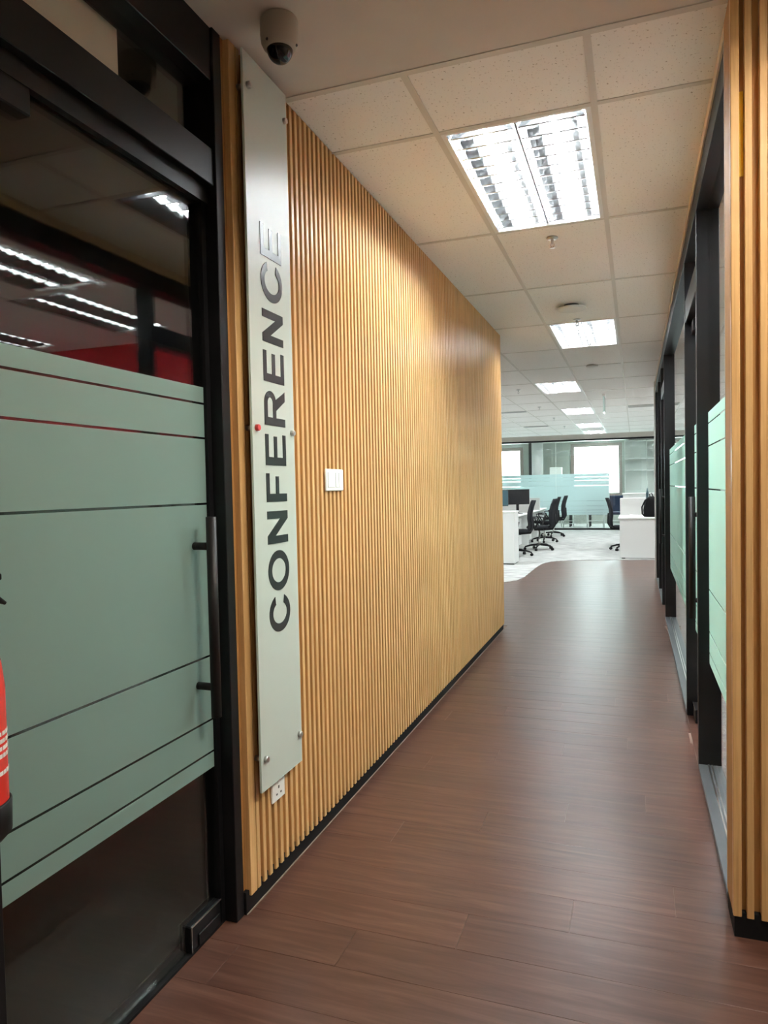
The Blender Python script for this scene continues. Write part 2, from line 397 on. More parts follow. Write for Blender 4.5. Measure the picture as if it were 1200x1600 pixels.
dg = part('glass_pane', MB().box(-1.252, -1.242, 1.042, 1.860, 0.012, 2.235), M_GLASS, d1)
bands(dg, -1.2418, 1.043, 1.859)
ph = part('pull_handle', MB().tube([(-1.180, 1.788, 0.688), (-1.180, 1.788, 1.284)], 0.0155, 16), M_HANDLE, d1, label='dark bronze tubular pull handle')
for z in (0.777, 1.197):
    part('handle_peg', MB().tube([(-1.241, 1.788, z), (-1.185, 1.788, z)], 0.0115, 12), M_HANDLE, ph)
pf = part('patch_fitting', MB().cbox(-1.264, -1.231, 1.702, 1.858, 0.010, 0.088, 0.003), M_BLACK, d1)
part('fitting_edge', MB().box(-1.2308, -1.2290, 1.702, 1.858, 0.084, 0.0875).box(-1.2308, -1.2290, 1.702, 1.7052, 0.012, 0.084), M_CHROME, pf, label='bright steel edge')
part('fitting_cover', MB().cbox(-1.231, -1.226, 1.735, 1.845, 0.014, 0.050, 0.002), M_BLACK, pf)
part('patch_fitting', MB().cbox(-1.270, -1.224, 1.043, 1.215, 2.175, 2.236, 0.003), M_BLACK, d1)
struct('trim_3', MB().box(-1.29, -1.232, 1.036, 1.862, 0.0, 0.008), M_BLACKS, 'black threshold strip under the conference room door')
# conference room behind
struct('wall_left_front', MB().box(-1.31, -1.195, -3.5, 0.980, 0, ZC-0.001), M_WALL)
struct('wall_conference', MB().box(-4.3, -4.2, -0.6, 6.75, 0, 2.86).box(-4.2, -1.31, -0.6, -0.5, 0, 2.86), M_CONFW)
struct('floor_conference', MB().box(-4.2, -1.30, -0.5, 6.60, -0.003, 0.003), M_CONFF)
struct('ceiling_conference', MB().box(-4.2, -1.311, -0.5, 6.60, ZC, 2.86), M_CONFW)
rb = thing('roller_blind', 'cream roller blind hanging behind the transom pane', 'blind', (-1.312, 1.34, 2.42))
part('fabric', MB().box(-0.001, 0.001, -0.26, 0.265, 0.0, 0.285), M_BLIND, rb)
part('roller_tube', MB().tube([(-0.005, -0.26, 0.300), (-0.005, 0.285, 0.300)], 0.022, 14), M_BLIND, rb)

# ---------------------------------------------------------------- right side: clad stub wall
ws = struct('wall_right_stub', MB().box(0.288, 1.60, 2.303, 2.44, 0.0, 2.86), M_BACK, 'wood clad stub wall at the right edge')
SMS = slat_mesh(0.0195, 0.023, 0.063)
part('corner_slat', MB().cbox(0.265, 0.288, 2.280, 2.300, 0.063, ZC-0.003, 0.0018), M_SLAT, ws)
part('side_board', MB().cbox(0.266, 0.288, 2.3005, 2.432, 0.063, ZC-0.003, 0.0015), M_BACK, ws)  # shade on this side comes from the darkened wood colour
part('edge_bead', MB().box(0.2655, 0.288, 2.4325, 2.440, 0.063, ZC-0.003), M_CREAM, ws, label='pale cream edge bead')
x = 0.311
while x < 1.58:
    link('slat', SMS, ws, (x, 2.280, 0), -PI/2); x += 0.0385
struct('baseboard_right', MB().box(0.268, 1.60, 2.284, 2.303, 0, 0.075).box(0.268, 0.288, 2.303, 2.44, 0, 0.062), M_BLACKS, 'black skirting under the stub wall')
single('tape_strip', MB().box(0.2885, 0.3005, 2.2985, 2.3028, 2.235, 2.475), M_YELLOW, 'yellow tape strip stuck between slats of the right stub wall', 'tape')

# ---------------------------------------------------------------- right glazed partition
tr = struct('trim_4', None, None, 'black metal frame of the right glazed partition')
part('fascia', MB().box(XR-0.004, 0.40, 2.44, 10.62, 2.712, ZC), M_CREAM, tr, label='cream fascia under the ceiling')
part('head_rail', MB().cbox(XR+0.002, 0.378, 2.44, 10.60, 2.605, 2.712, 0.002), M_BLACK, tr)
for y in (2.44, 3.60, 4.41, 7.50, 8.36, 9.48, 10.55):
    part('post', MB().cbox(XR+0.003, 0.375, y, y+0.048, 0, 2.605, 0.002), M_BLACK, tr)
for ya, yb in ((3.648, 4.41), (7.548, 8.36)):
    part('door_header', MB().cbox(XR+0.006, 0.375, ya, yb, 2.262, 2.385, 0.002), M_BLACK, tr)
for ya, yb in ((2.488, 3.60), (4.458, 7.50), (8.408, 9.48), (9.528, 10.55)):
    sl = part('sill', MB().cbox(XR+0.001, 0.376, ya, yb, 0.0, 0.022, 0.002), M_SILL, tr)
    part('sill_groove', MB().box(0.312, 0.318, ya, yb, 0.0205, 0.0235), M_CHROME, sl)
gx = 0.322
for i, (ya, yb) in enumerate(((2.488, 3.60), (4.458, 7.50), (8.408, 9.48), (9.528, 10.55))):
    w = struct('window_%d' % (i+2), MB().box(gx, gx+0.010, ya, yb, 0.022, 2.605), M_GLASS,
               ['glass pane beside the right stub wall', 'long glass pane past the first right door', 'glass pane past the second right door', 'last glass pane of the right partition'][i])
    bands(w, gx-0.0002, ya+0.001, yb-0.001, -0.0008)
for i, (ya, yb) in enumerate(((3.648, 4.41), (7.548, 8.36))):
    d = struct('door_%d' % (i+2), None, None, ['first frosted glass door on the right', 'second frosted glass door on the right'][i])
    g = part('glass_pane', MB().box(gx, gx+0.010, ya+0.004, yb-0.004, 0.012, 2.255), M_GLASS, d)
    bands(g, gx-0.0002, ya+0.006, yb-0.006, -0.0008)
    part('transom_pane', MB().box(gx, gx+0.010, ya, yb, 2.385, 2.605), M_GLASS, d)
    yh = ya+0.10 if i == 0 else yb-0.10
    h = part('pull_handle', MB().tube([(gx-0.062, yh, 0.688), (gx-0.062, yh, 1.284)], 0.0155, 14), M_HANDLE, d)
    for z in (0.777, 1.197):
        part('handle_peg', MB().tube([(gx-0.001, yh, z), (gx-0.058, yh, z)], 0.0115, 10), M_HANDLE, h)
    q = part('patch_fitting', MB().cbox(gx-0.016, gx+0.026, yb-0.16, yb-0.006, 0.006, 0.085, 0.003), M_BLACK, d)
    part('fitting_edge', MB().box(gx-0.018, gx-0.0162, yb-0.16, yb-0.006, 0.078, 0.085), M_CHROME, q, label='bright steel edge')
    part('patch_fitting', MB().cbox(gx-0.016, gx+0.026, yb-0.16, yb-0.006, 2.19, 2.255, 0.003), M_BLACK, d)
struct('wall_right_end', MB().box(0.256, 3.9, 10.60, 10.70, 0, 2.86), M_WALL, 'white end of the partition wall by the open office')
# room behind the right partition
struct('wall_right_room', MB().box(3.6, 3.7, 2.44, 10.60, 0, 2.86).box(1.60, 3.7, 2.34, 2.44, 0, 2.86), M_WALL)
struct('wall_right_red', MB().box(1.25, 3.6, 5.50, 5.60, 0, ZC), M_REDWALL, 'red cross wall in the right room')
struct('wall_right_cross', MB().box(0.385, 1.25, 5.50, 5.60, 0, ZC), M_WALL)
RL = [(1.13, 3.26), (1.50, 4.50), (2.90, 3.40), (2.90, 4.70), (1.30, 6.70), (1.30, 9.20)]  # first two show mirrored in the door glass; others added unseen to brighten rooms
struct('ceiling_right_room', holed(MB(), 0.40, 3.6, 2.44, 10.60, ZC, 2.80, RL), M_WALL)
struct('floor_right_room', MB().box(0.38, 3.6, 2.44, 10.60, -0.003, 0.004), M_CARPET)
# lobby behind the camera
M_LOBBY = mat('taupe_lobby_paint', (0.14, 0.115, 0.095), 0.8)  # dark tone picked to cut bounce and reflections from unseen walls
struct('wall_back', MB().box(-1.31, 1.7, -3.6, -3.5, 0, 2.86), M_LOBBY)
struct('wall_right_lobby', MB().box(1.60, 1.70, -3.5, 2.34, 0, 2.86), M_LOBBY)

# ---------------------------------------------------------------- open office shell and the room behind the far glass
struct('wall_office_left', MB().box(-7.1, -7.0, 6.6, 25.2, 0, 2.9).box(-7.0, -4.2, 6.6, 6.75, 0, 2.9), M_WALL)
struct('wall_office_right', MB().box(3.9, 4.0, 10.70, 25.2, 0, 2.9), M_WALL)
wf = struct('trim_5', None, None, 'slim frame and plaster band of the far glass partition')
part('plaster_band', MB().box(-7.0, 3.9, 21.44, 21.60, 2.665, 2.9), M_PLASTER, wf)
part('head_rail', MB().box(-7.0, 3.9, 21.47, 21.53, 2.615, 2.665), M_BLACK, wf)
part('floor_rail', MB().box(-7.0, 3.9, 21.47, 21.53, 0.0, 0.055), M_BLACK, wf)
for i, (xa, xb) in enumerate(((-4.6, -2.222), (-2.216, -0.703), (-0.697, 0.50), (0.506, 2.2))):
    w = struct('window_%d' % (i+6), MB().box(xa, xb, 21.495, 21.505, 0.055, 2.615), M_GLASS,
               ['left far glass pane with frosted band', 'middle far glass pane with frosted band', 'clear far glass pane', 'right far glass pane'][i])
    if i < 2:
        for z0, z1 in ((0.445, 0.503), (0.508, 0.583), (0.588, 0.703), (0.708, 0.853), (0.858, 1.303), (1.308, 1.453), (1.458, 1.553), (1.558, 1.655)):
            part('film_band', MB().box(xa+.002, xb-.002, 21.4935, 21.4948, z0, z1), M_FILM2, w)
part('joint_strip', MB().box(-2.2225, -2.2155, 21.49, 21.51, 0.055, 2.615), M_DESK, wf)
# far wall with windows
wb = MB()
WY0, WY1 = 25.0, 25.15
for xa, xb, za, zb in ((-7.0, -4.75, 0, 2.9), (-4.75, -3.80, 0, 0.95), (-4.75, -3.80, 2.56, 2.9), (-3.80, -1.96, 0, 2.9), (-1.96, -0.52, 0, 1.04), (-1.96, -0.52, 2.61, 2.9), (-0.52, 3.9, 0, 2.9)):
    wb.box(xa, xb, WY0, WY1, za, zb)
struct('wall_far', wb, M_GREEN, 'grey green wall of the far room')
for i, (xa, xb, za, zb) in enumerate(((-4.75, -3.80, 0.95, 2.56), (-1.96, -0.52, 1.04, 2.61))):
    fr = MB(); t = 0.11
    fr.box(xa-t, xa, 24.95, 25.0, za-t, zb+t).box(xb, xb+t, 24.95, 25.0, za-t, zb+t).box(xa, xb, 24.95, 25.0, zb, zb+t).box(xa, xb, 24.95, 25.0, za-t, za)
    w = struct('window_%d' % (i+10), fr, M_BROWNF, ['bright outer window at far left', 'large bright outer window with brown frame'][i])
    part('window_pane', MB().box(xa, xb, 25.06, 25.07, za, zb), M_GLASS, w)
FARFILL = [(-2.6, 22.9), (0.6, 22.9)]  # lights added out of sight to brighten the far room
struct('ceiling_far_room', holed(MB(), -7.0, 3.9, 21.6, 25.0, 2.79, 2.9, FARFILL), M_WALL)
struct('door_4', MB().box(-2.78, -2.70, 24.93, 25.0, 0, 2.55).box(-2.18, -2.10, 24.93, 25.0, 0, 2.55).box(-2.70, -2.18, 24.95, 25.0, 0, 2.55), M_GREEN, 'grey door in the far room')

# ================================================================== LIGHT FITTINGS
def build_light(detail):
    """recessed louvred fitting, 0.6 x 1.2; local origin on the ceiling plane at its centre"""
    parts = []
    fr = MB()
    for x0, x1, y0, y1 in ((-0.288, -0.270, -0.588, 0.588), (0.270, 0.288, -0.588, 0.588), (-0.270, 0.270, -0.588, -0.575), (-0.270, 0.270, 0.575, 0.588)):
        fr.box(x0, x1, y0, y1, -0.001, 0.012)
    parts.append(('frame', fr, M_HOUSE, 1, None))
    parts.append(('spine', MB().box(-0.004, 0.004, -0.575, 0.575, 0.010, 0.05), M_GREYC, 1, None))
    hs = MB().box(-0.288, 0.288, -0.588, 0.588, 0.100, 0.104).box(-0.288, -0.284, -0.588, 0.588, 0.012, 0.100).box(0.284, 0.288, -0.588, 0.588, 0.012, 0.100)
    hs.box(-0.284, 0.284, -0.588, -0.584, 0.012, 0.100).box(-0.284, 0.284, 0.584, 0.588, 0.012, 0.100)
    parts.append(('housing', hs, mat('dimmed_housing', (0.20, 0.20, 0.205), 0.6), 1, None))  # housing darkened in colour to hold back glare around the tubes
    for s in (-1, 1):
        cx = s*0.137
        prof = [(-0.131, 0.000), (-0.122, 0.018), (-0.108, 0.036), (-0.088, 0.052), (-0.062, 0.064)]
        rf = MB()
        for q in (-1, 1):
            pts = [(cx+q*u, v) for u, v in prof]; o = [(cx+q*(u-0.0015), v+0.001) for u, v in prof]
            rf.strip([(a, b) for a, b in pts], [(a, b) for a, b in o], lambda u, v, t: (u, t, v), -0.575, 0.575, closed=False)
        parts.append(('reflector', rf, M_LOUV, 1, None))
        parts.append(('tube', MB().tube([(cx, -0.565, 0.056), (cx, 0.565, 0.056)], 0.013, 12), M_TUBE, 1, None))
        parts.append(('louver_blade', None, M_LOUV, cx, s))
    return parts
NB = 12
def blade(cx, y, mb):
    h = 0.036
    w0, w1, t0, t1 = 0.127, 0.106, 0.0050, 0.0012
    mb.add([(cx-w0, y-t0, 0.002), (cx+w0, y-t0, 0.002), (cx+w0, y+t0, 0.002), (cx-w0, y+t0, 0.002),
            (cx-w1, y-t1, h), (cx+w1, y-t1, h), (cx+w1, y+t1, h), (cx-w1, y+t1, h)],
           [(0,3,2,1),(4,5,6,7),(0,1,5,4),(1,2,6,5),(2,3,7,6),(3,0,4,7)])
    return mb
BLADE = blade(0, 0, MB()).mesh('louver_blade', M_LOUV)
def make_light(label, loc, detail):
    t = thing('ceiling_light', label, 'ceiling light', loc, 0, 'recessed louvred ceiling lights')
    for name, mb, m, a, s in build_light(detail):
        if name != 'louver_blade': part(name, mb, m, t)
        elif detail:
            for k in range(NB): link(name, BLADE, t, (a, -0.575+1.15*(k+0.5)/NB, 0))
        else:
            g = MB()
            for k in range(NB): blade(a, -0.575+1.15*(k+0.5)/NB, g)
            part('louver', g, M_LOUV, t)
    return t
def lpos(row, c): return (TX+0.6*c+0.3, Y0+1.2*row+0.6, ZC)
make_light('largest nearest bright louvred ceiling light above the corridor', lpos(0, 0), True)
make_light('second nearest louvred ceiling light, just beyond the round ceiling disc', lpos(3, 0), True)
far0 = make_light('third louvred ceiling light, just past the end of the slatted wall', lpos(6, -1), False)
for rc, lb in (((9, -1), 'fourth louvred ceiling light along the corridor line'), ((12, -1), 'fifth louvred ceiling light, second last before the far glass'),
               ((14, -1), 'last louvred ceiling light before the far glass'),
               ((6, -5), 'nearest louvred ceiling light over the hidden left side of the office'), ((9, -5), 'middle louvred ceiling light over the hidden left side of the office'),
               ((12, -6), 'farthest louvred ceiling light over the hidden left side of the office'),
               ((9, 2), 'nearer added unseen louvred ceiling light over the hidden right side of the office'), ((12, 2), 'farther added unseen louvred ceiling light over the hidden right side of the office'),
               ((7, 2), 'added unseen louvred ceiling light just behind the white partition end on the right'), ((7, -4), 'added louvred ceiling light hidden behind the slatted wall end')):
    copy_tree(far0, None, lpos(*rc), None, lb)
for (lx, ly), lb in zip(RL, ('in the right room nearest the stub wall', 'in the right room nearest the red wall and door', 'added unseen in the right room by its outer wall, nearer one',
                              'added unseen in the right room by its outer wall, farther one', 'added unseen in the second right room, nearer one', 'added unseen in the second right room, farther one')):
    make_light('louvred ceiling light ' + lb, (lx, ly, ZC), ly < 5 and lx < 2)
for (lx, ly), lb in zip(FARFILL, ('left', 'right')):
    make_light('added unseen louvred ceiling light in the room behind the far glass, %s one' % lb, (lx, ly, 2.79), False)
for (lx, ly), lb in zip(LOBBY, ('in front of the right stub wall, out of view', 'added unseen in the lobby behind the viewer')):
    lt = make_light('warm louvred ceiling light ' + lb, (lx, ly, ZC), False)
    for ch in [o for o in bpy.data.objects if o.parent == lt and o.name.startswith('tube')]:
        ch.data.materials[0] = M_TUBEW
# sprinklers
def sprinkler(label, loc):
    t = thing('sprinkler_head', label, 'sprinkler', loc, 0, 'ceiling sprinklers')
    part('escutcheon', MB().lathe([(0.004, 0.0), (0.030, 0.0), (0.034, -0.004), (0.030, -0.009), (0.008, -0.012)], n=18), M_CHROME, t)
    part('pipe', MB().tube([(0, 0, -0.010), (0, 0, -0.034)], 0.007, 10), M_CHROME, t)
    part('yoke', MB().tube([(-0.010, 0, -0.034), (-0.011, 0, -0.046), (0, 0, -0.056), (0.011, 0, -0.046), (0.010, 0, -0.034)], 0.0025, 6), M_CHROME, t)
    part('deflector', MB().lathe([(0.003, -0.055), (0.015, -0.057), (0.015, -0.059), (0.003, -0.060)], n=12), M_CHROME, t)
    return t
s0 = sprinkler('steel sprinkler just behind the nearest ceiling light', (-0.433, 4.16, ZC+0.0025))
for lb, p in (('steel sprinkler at the near edge of the second ceiling light', (-0.456, 6.28, ZC+0.0025)),
              ('steel sprinkler left of the third ceiling light', (-1.607, 10.5, ZC+0.0025)), ('steel sprinkler left of the fourth ceiling light', (-1.617, 13.0, ZC+0.0025)),
              ('steel sprinkler between the fourth and fifth ceiling lights', (-1.60, 15.3, ZC+0.0025)), ('steel sprinkler beside the fifth ceiling light', (-1.60, 17.62, ZC+0.0025))):
    copy_tree(s0, None, p, None, lb)
def disc(label, loc, r, neck=True):
    t = thing('ceiling_disc', label, 'ceiling disc', loc)
    if neck: part('neck', MB().lathe([(r*0.5, 0), (r*0.5, -0.022)], n=24), M_SLOT, t)
    part('plate', MB().lathe([(r*0.5, -0.018), (r*0.96, -0.024), (r, -0.030), (r*0.97, -0.036), (r*0.5, -0.040), (0.002, -0.041)], n=36), M_WALL, t)
disc('round white ceiling disc with dark gap, before the second light', (-0.461, 5.77, ZC+0.0025), 0.115)
disc('small round white ceiling disc just beyond the second light', (-0.469, 8.75, ZC+0.0185), 0.07, False)
for lb, (xa, xb, ya, yb) in (('grey slot air grille in the ceiling left of the fourth light', (-2.52, -1.945, 13.60, 13.78)),
                             ('grey slot air grille in the ceiling left of the fifth light', (-2.52, -1.945, 17.20, 17.42)),
                             ('grey slot air grille in the ceiling above the right desk', (-0.115, 0.455, 13.60, 13.95))):
    t = thing('air_grille', lb, 'air grille', ((xa+xb)/2, (ya+yb)/2, ZC+0.0025), 0, 'slot air grilles')
    w, d = (xb-xa)/2, (yb-ya)/2
    part('frame', MB().box(-w, w, -d, -d+.02, -0.008, 0).box(-w, w, d-.02, d, -0.008, 0).box(-w, -w+.02, -d+.02, d-.02, -0.008, 0).box(w-.02, w, -d+.02, d-.02, -0.008, 0), M_GRILLE, t)
    for k in range(3):
        yy = -d+.02 + (2*d-.04)*(k+.5)/3
        part('slat', MB().box(-w+.02, w-.02, yy-.012, yy+.012, -0.006, -0.001), M_GRILLE, t)
ex = thing('exit_sign', 'pale green hanging exit sign seen edge-on beyond the third light', 'exit sign', (-0.455, 11.78, ZC))
part('bracket', MB().box(-0.02, 0.02, -0.16, 0.16, -0.035, 0.0), M_PLATE, ex)
part('panel', MB().box(-0.011, 0.011, -0.17, 0.17, -0.285, -0.035), M_EXIT, ex)

# dome camera
t = thing('dome_camera', 'cream dome security camera under the ceiling above the sign', 'camera', (-0.990, 1.935, ZC), 0)
t.scale = (0.9, 0.9, 0.96)
sh = part('shell', MB().lathe([(0.003, 0), (0.060, 0), (0.0625, -0.006), (0.0635, -0.05), (0.061, -0.072), (0.054, -0.086), (0.045, -0.092), (0.040, -0.0925)], n=40), M_CCTV, t)
part('dome', MB().lathe([(0.0435, -0.088)] + [(0.0435*math.cos(a), -0.088-0.044*math.sin(a)) for a in [k*PI/2/10 for k in range(1, 10)]] + [(0.001, -0.1322)], n=36), M_DOME, t, label='smoked black dome')
for a in (0.2, 2.3, 4.4):
    part('screw', MB().tube([(0.055*math.cos(a), 0.055*math.sin(a), -0.079), (0.0585*math.cos(a), 0.0585*math.sin(a), -0.084)], 0.004, 8), M_SLOT, sh)

# ================================================================== SIGN
sg = thing('wall_sign', 'tall frosted glass sign reading CONFERENCE on the slatted wall', 'sign', (-1.14, 2.119, 0.384))
def sy(y): return y-2.119
def sz(z): return z-0.384
part('glass_panel', MB().cbox(-0.0075, 0.0, sy(1.974), sy(2.264), 0.0, sz(2.737), 0.0012), M_SIGN, sg)
ed = part('polished_edge', MB().box(-0.0074, -0.0002, sy(1.9728), sy(1.9741), 0.0, sz(2.737)).box(-0.0074, -0.0002, sy(1.974), sy(2.264), -0.0013, 0.0001), M_SIGNEDGE, sg, label='pale green polished glass edge')
yb_, yt_ = 2.195, 2.053                      # baseline (right) and cap line (left)
CAP = yb_-yt_
def lf(z0):
    return lambda u, v, t: (t, sy(yb_-v), sz(z0)+u)
def letter(ch, z0, w):
    mb = MB(); fn = lf(z0); t0, t1 = 0.0002, 0.0018; h = CAP; st, ar = 0.027, 0.0215
    if ch in 'EF':
        mid0 = h/2-ar/2+0.002
        if ch == 'E': poly = [(0,0),(w,0),(w,ar),(st,ar),(st,mid0),(w*.93,mid0),(w*.93,mid0+ar),(st,mid0+ar),(st,h-ar),(w*.98,h-ar),(w*.98,h),(0,h)]
        else: poly = [(0,0),(st,0),(st,mid0-.006),(w*.90,mid0-.006),(w*.90,mid0+ar-.006),(st,mid0+ar-.006),(st,h-ar),(w,h-ar),(w,h),(0,h)]
        mb.prism(poly, fn, t0, t1)
    elif ch == 'N':
        mb.prism([(0,0),(st*.96,0),(st*.96,h*.62),(w-st,0),(w,0),(w,h),(w-st*.96,h),(w-st*.96,h*.38),(st,h),(0,h)], fn, t0, t1)
    elif ch in 'OC':
        ov = 0.002; n = 48; rx, ry = w/2, h/2+ov; ix, iy = w/2-st*1.02, h/2+ov-0.0235
        if ch == 'O':
            A = [2*PI*k/n for k in range(n)]
            mb.strip([(rx+rx*math.cos(a), h/2+ry*math.sin(a)) for a in A], [(rx+ix*math.cos(a), h/2+iy*math.sin(a)) for a in A], fn, t0, t1)
        else:
            rx = w*0.54; ix = rx-st*1.02
            A = [math.radians(26+ (334-26-0)*k/n) for k in range(n+1)]
            o = [(rx+rx*math.cos(a), h/2+ry*math.sin(a)) for a in A]; i = [(rx+ix*math.cos(a), h/2+iy*math.sin(a)) for a in A]
            # terminals cut a little slanted
            for e, sgn in ((0, 1), (-1, -1)):
                a = math.radians(sgn*36); i[e] = (rx+ix*math.cos(a), h/2+iy*math.sin(a))
            mb.strip(o, i, fn, t0, t1, closed=False)
    elif ch == 'R':
        mb.prism([(0,0),(st,0),(st,h),(0,h)], fn, t0, t1)
        bh = h*0.56; n = 20; r = bh/2; c = (w*0.94-r, h-r)
        A = [PI/2-PI*k/n for k in range(n+1)]
        o = [(st, h)] + [(c[0]+r*math.cos(a), c[1]+r*math.sin(a)) for a in A] + [(st, h-bh)]
        ri = r-ar
        i = [(st, h-ar)] + [(c[0]+(ri+.001)*math.cos(a), c[1]+ri*math.sin(a)) for a in A] + [(st, h-bh+ar)]
        mb.strip(o, i, fn, t0, t1, closed=False)
        mb.prism([(w*0.42, h-bh+.001), (w*0.72, h-bh+.004), (w, 0), (w-0.033, 0)], fn, t0, t1)
    part('letter', mb, M_LETTER, sg)
for ch, z0, z1 in (('C', 0.880, 0.998), ('O', 1.020, 1.156), ('N', 1.180, 1.289), ('F', 1.320, 1.415), ('E', 1.442, 1.546), ('R', 1.574, 1.695),
                   ('E', 1.718, 1.821), ('N', 1.847, 1.953), ('C', 1.985, 2.108), ('E', 2.127, 2.233)):
    letter(ch, z0, z1-z0)
for k, (yy, zz) in enumerate(((1.998, 2.634), (2.243, 2.638), (1.998, 1.560), (2.243, 1.558), (1.998, 0.486), (2.243, 0.486))):
    so = part('standoff', MB().tube([(-0.035, sy(yy), sz(zz)), (-0.0075, sy(yy), sz(zz))], 0.009, 16), M_CHROME, sg)
    cap = MB().tube([(0.0003, sy(yy), sz(zz)), (0.010, sy(yy), sz(zz)), (0.012, sy(yy), sz(zz))], [0.0105, 0.0105, 0.009], 18)
    part('standoff_cap', cap, M_RED if k == 2 else M_CHROME, so, label='red cap' if k == 2 else None)

# switch and socket
t = thing('light_switch', 'white double light switch on the slatted wall', 'switch', (XL, 2.676, 1.351))
pl = part('plate', MB().cbox(0.0005, 0.0095, -0.0885, 0.0885, 0.0, 0.0895, 0.003), M_PLATE, t)
for ya, yb in ((-0.072, -0.006), (0.004, 0.034), (0.038, 0.068)):
    part('rocker', MB().cbox(0.0095, 0.0125, ya, yb, 0.014, 0.076, 0.0012), M_PLATE, t)
t = thing('wall_socket', 'white switched wall socket just below the sign', 'socket', (XL, 2.131, 0.293))
part('plate', MB().cbox(0.0005, 0.0095, -0.045, 0.045, 0.0, 0.088, 0.003), M_PLATE, t)
part('switch', MB().cbox(0.0095, 0.012, -0.008, 0.008, 0.056, 0.078, 0.001), M_PLATE, t)
part('indicator', MB().box(0.0121, 0.0126, -0.0035, 0.0035, 0.070, 0.076), M_NEON, t)
for ya, yb, za, zb in ((-0.004, 0.004, 0.040, 0.050), (-0.019, -0.010, 0.020, 0.026), (0.010, 0.019, 0.020, 0.026)):
    part('pin_slot', MB().box(0.0094, 0.0098, ya, yb, za, zb), M_SLOT, t)

# ================================================================== FIRE EXTINGUISHER
t = thing('fire_extinguisher', 'red fire extinguisher with black base at the left edge', 'extinguisher', (-1.117, 0.905, 0.748))
part('cylinder', MB().lathe([(0.020, 0.012), (0.066, 0.014), (0.068, 0.03), (0.068, 0.27), (0.063, 0.315), (0.047, 0.362), (0.024, 0.398), (0.020, 0.415)], n=36), M_EXT, t)
part('base_boot', MB().lathe([(0.010, 0.0), (0.060, 0.0), (0.071, 0.012), (0.0725, 0.066), (0.0695, 0.070), (0.0685, 0.068)], n=36), M_RUBBER, t)
lab = MB()
for z0 in (0.150, 0.163, 0.176, 0.189, 0.120):
    for k in range(8):
        a0 = -0.5+0.17*k; a1 = a0+0.11+0.05*random.random()
        lab.add([(r*math.cos(a), r*math.sin(a), z0+dz) for r in (0.0681, 0.0688) for a, dz in ((a0, 0), (a1, 0), (a1, 0.007), (a0, 0.007))], [(0,1,2,3),(4,5,6,7),(0,1,5,4),(2,3,7,6),(1,2,6,5),(3,0,4,7)])
part('label', lab, M_LABELW, t)['kind'] = 'stuff'
part('valve', MB().tube([(0, 0, 0.412), (0, 0, 0.455)], 0.014, 14), M_CHROME, t)
part('lever', MB().cbox(-0.010, 0.010, -0.035, 0.085, 0.455, 0.467, 0.002).cbox(-0.009, 0.009, -0.02, 0.080, 0.478, 0.488, 0.002), M_RUBBER, t)
part('hose', MB().tube([(0.012, -0.01, 0.440), (0.035, 0.0, 0.452), (0.054, 0.020, 0.436), (0.062, 0.043, 0.420)], [0.010, 0.010, 0.009, 0.003], 10), M_RUBBER, t)
part('wall_bracket', MB().box(-0.078, -0.066, -0.02, 0.02, 0.20, 0.43).box(-0.078, -0.01, -0.018, 0.018, 0.405, 0.412), M_RUBBER, t)

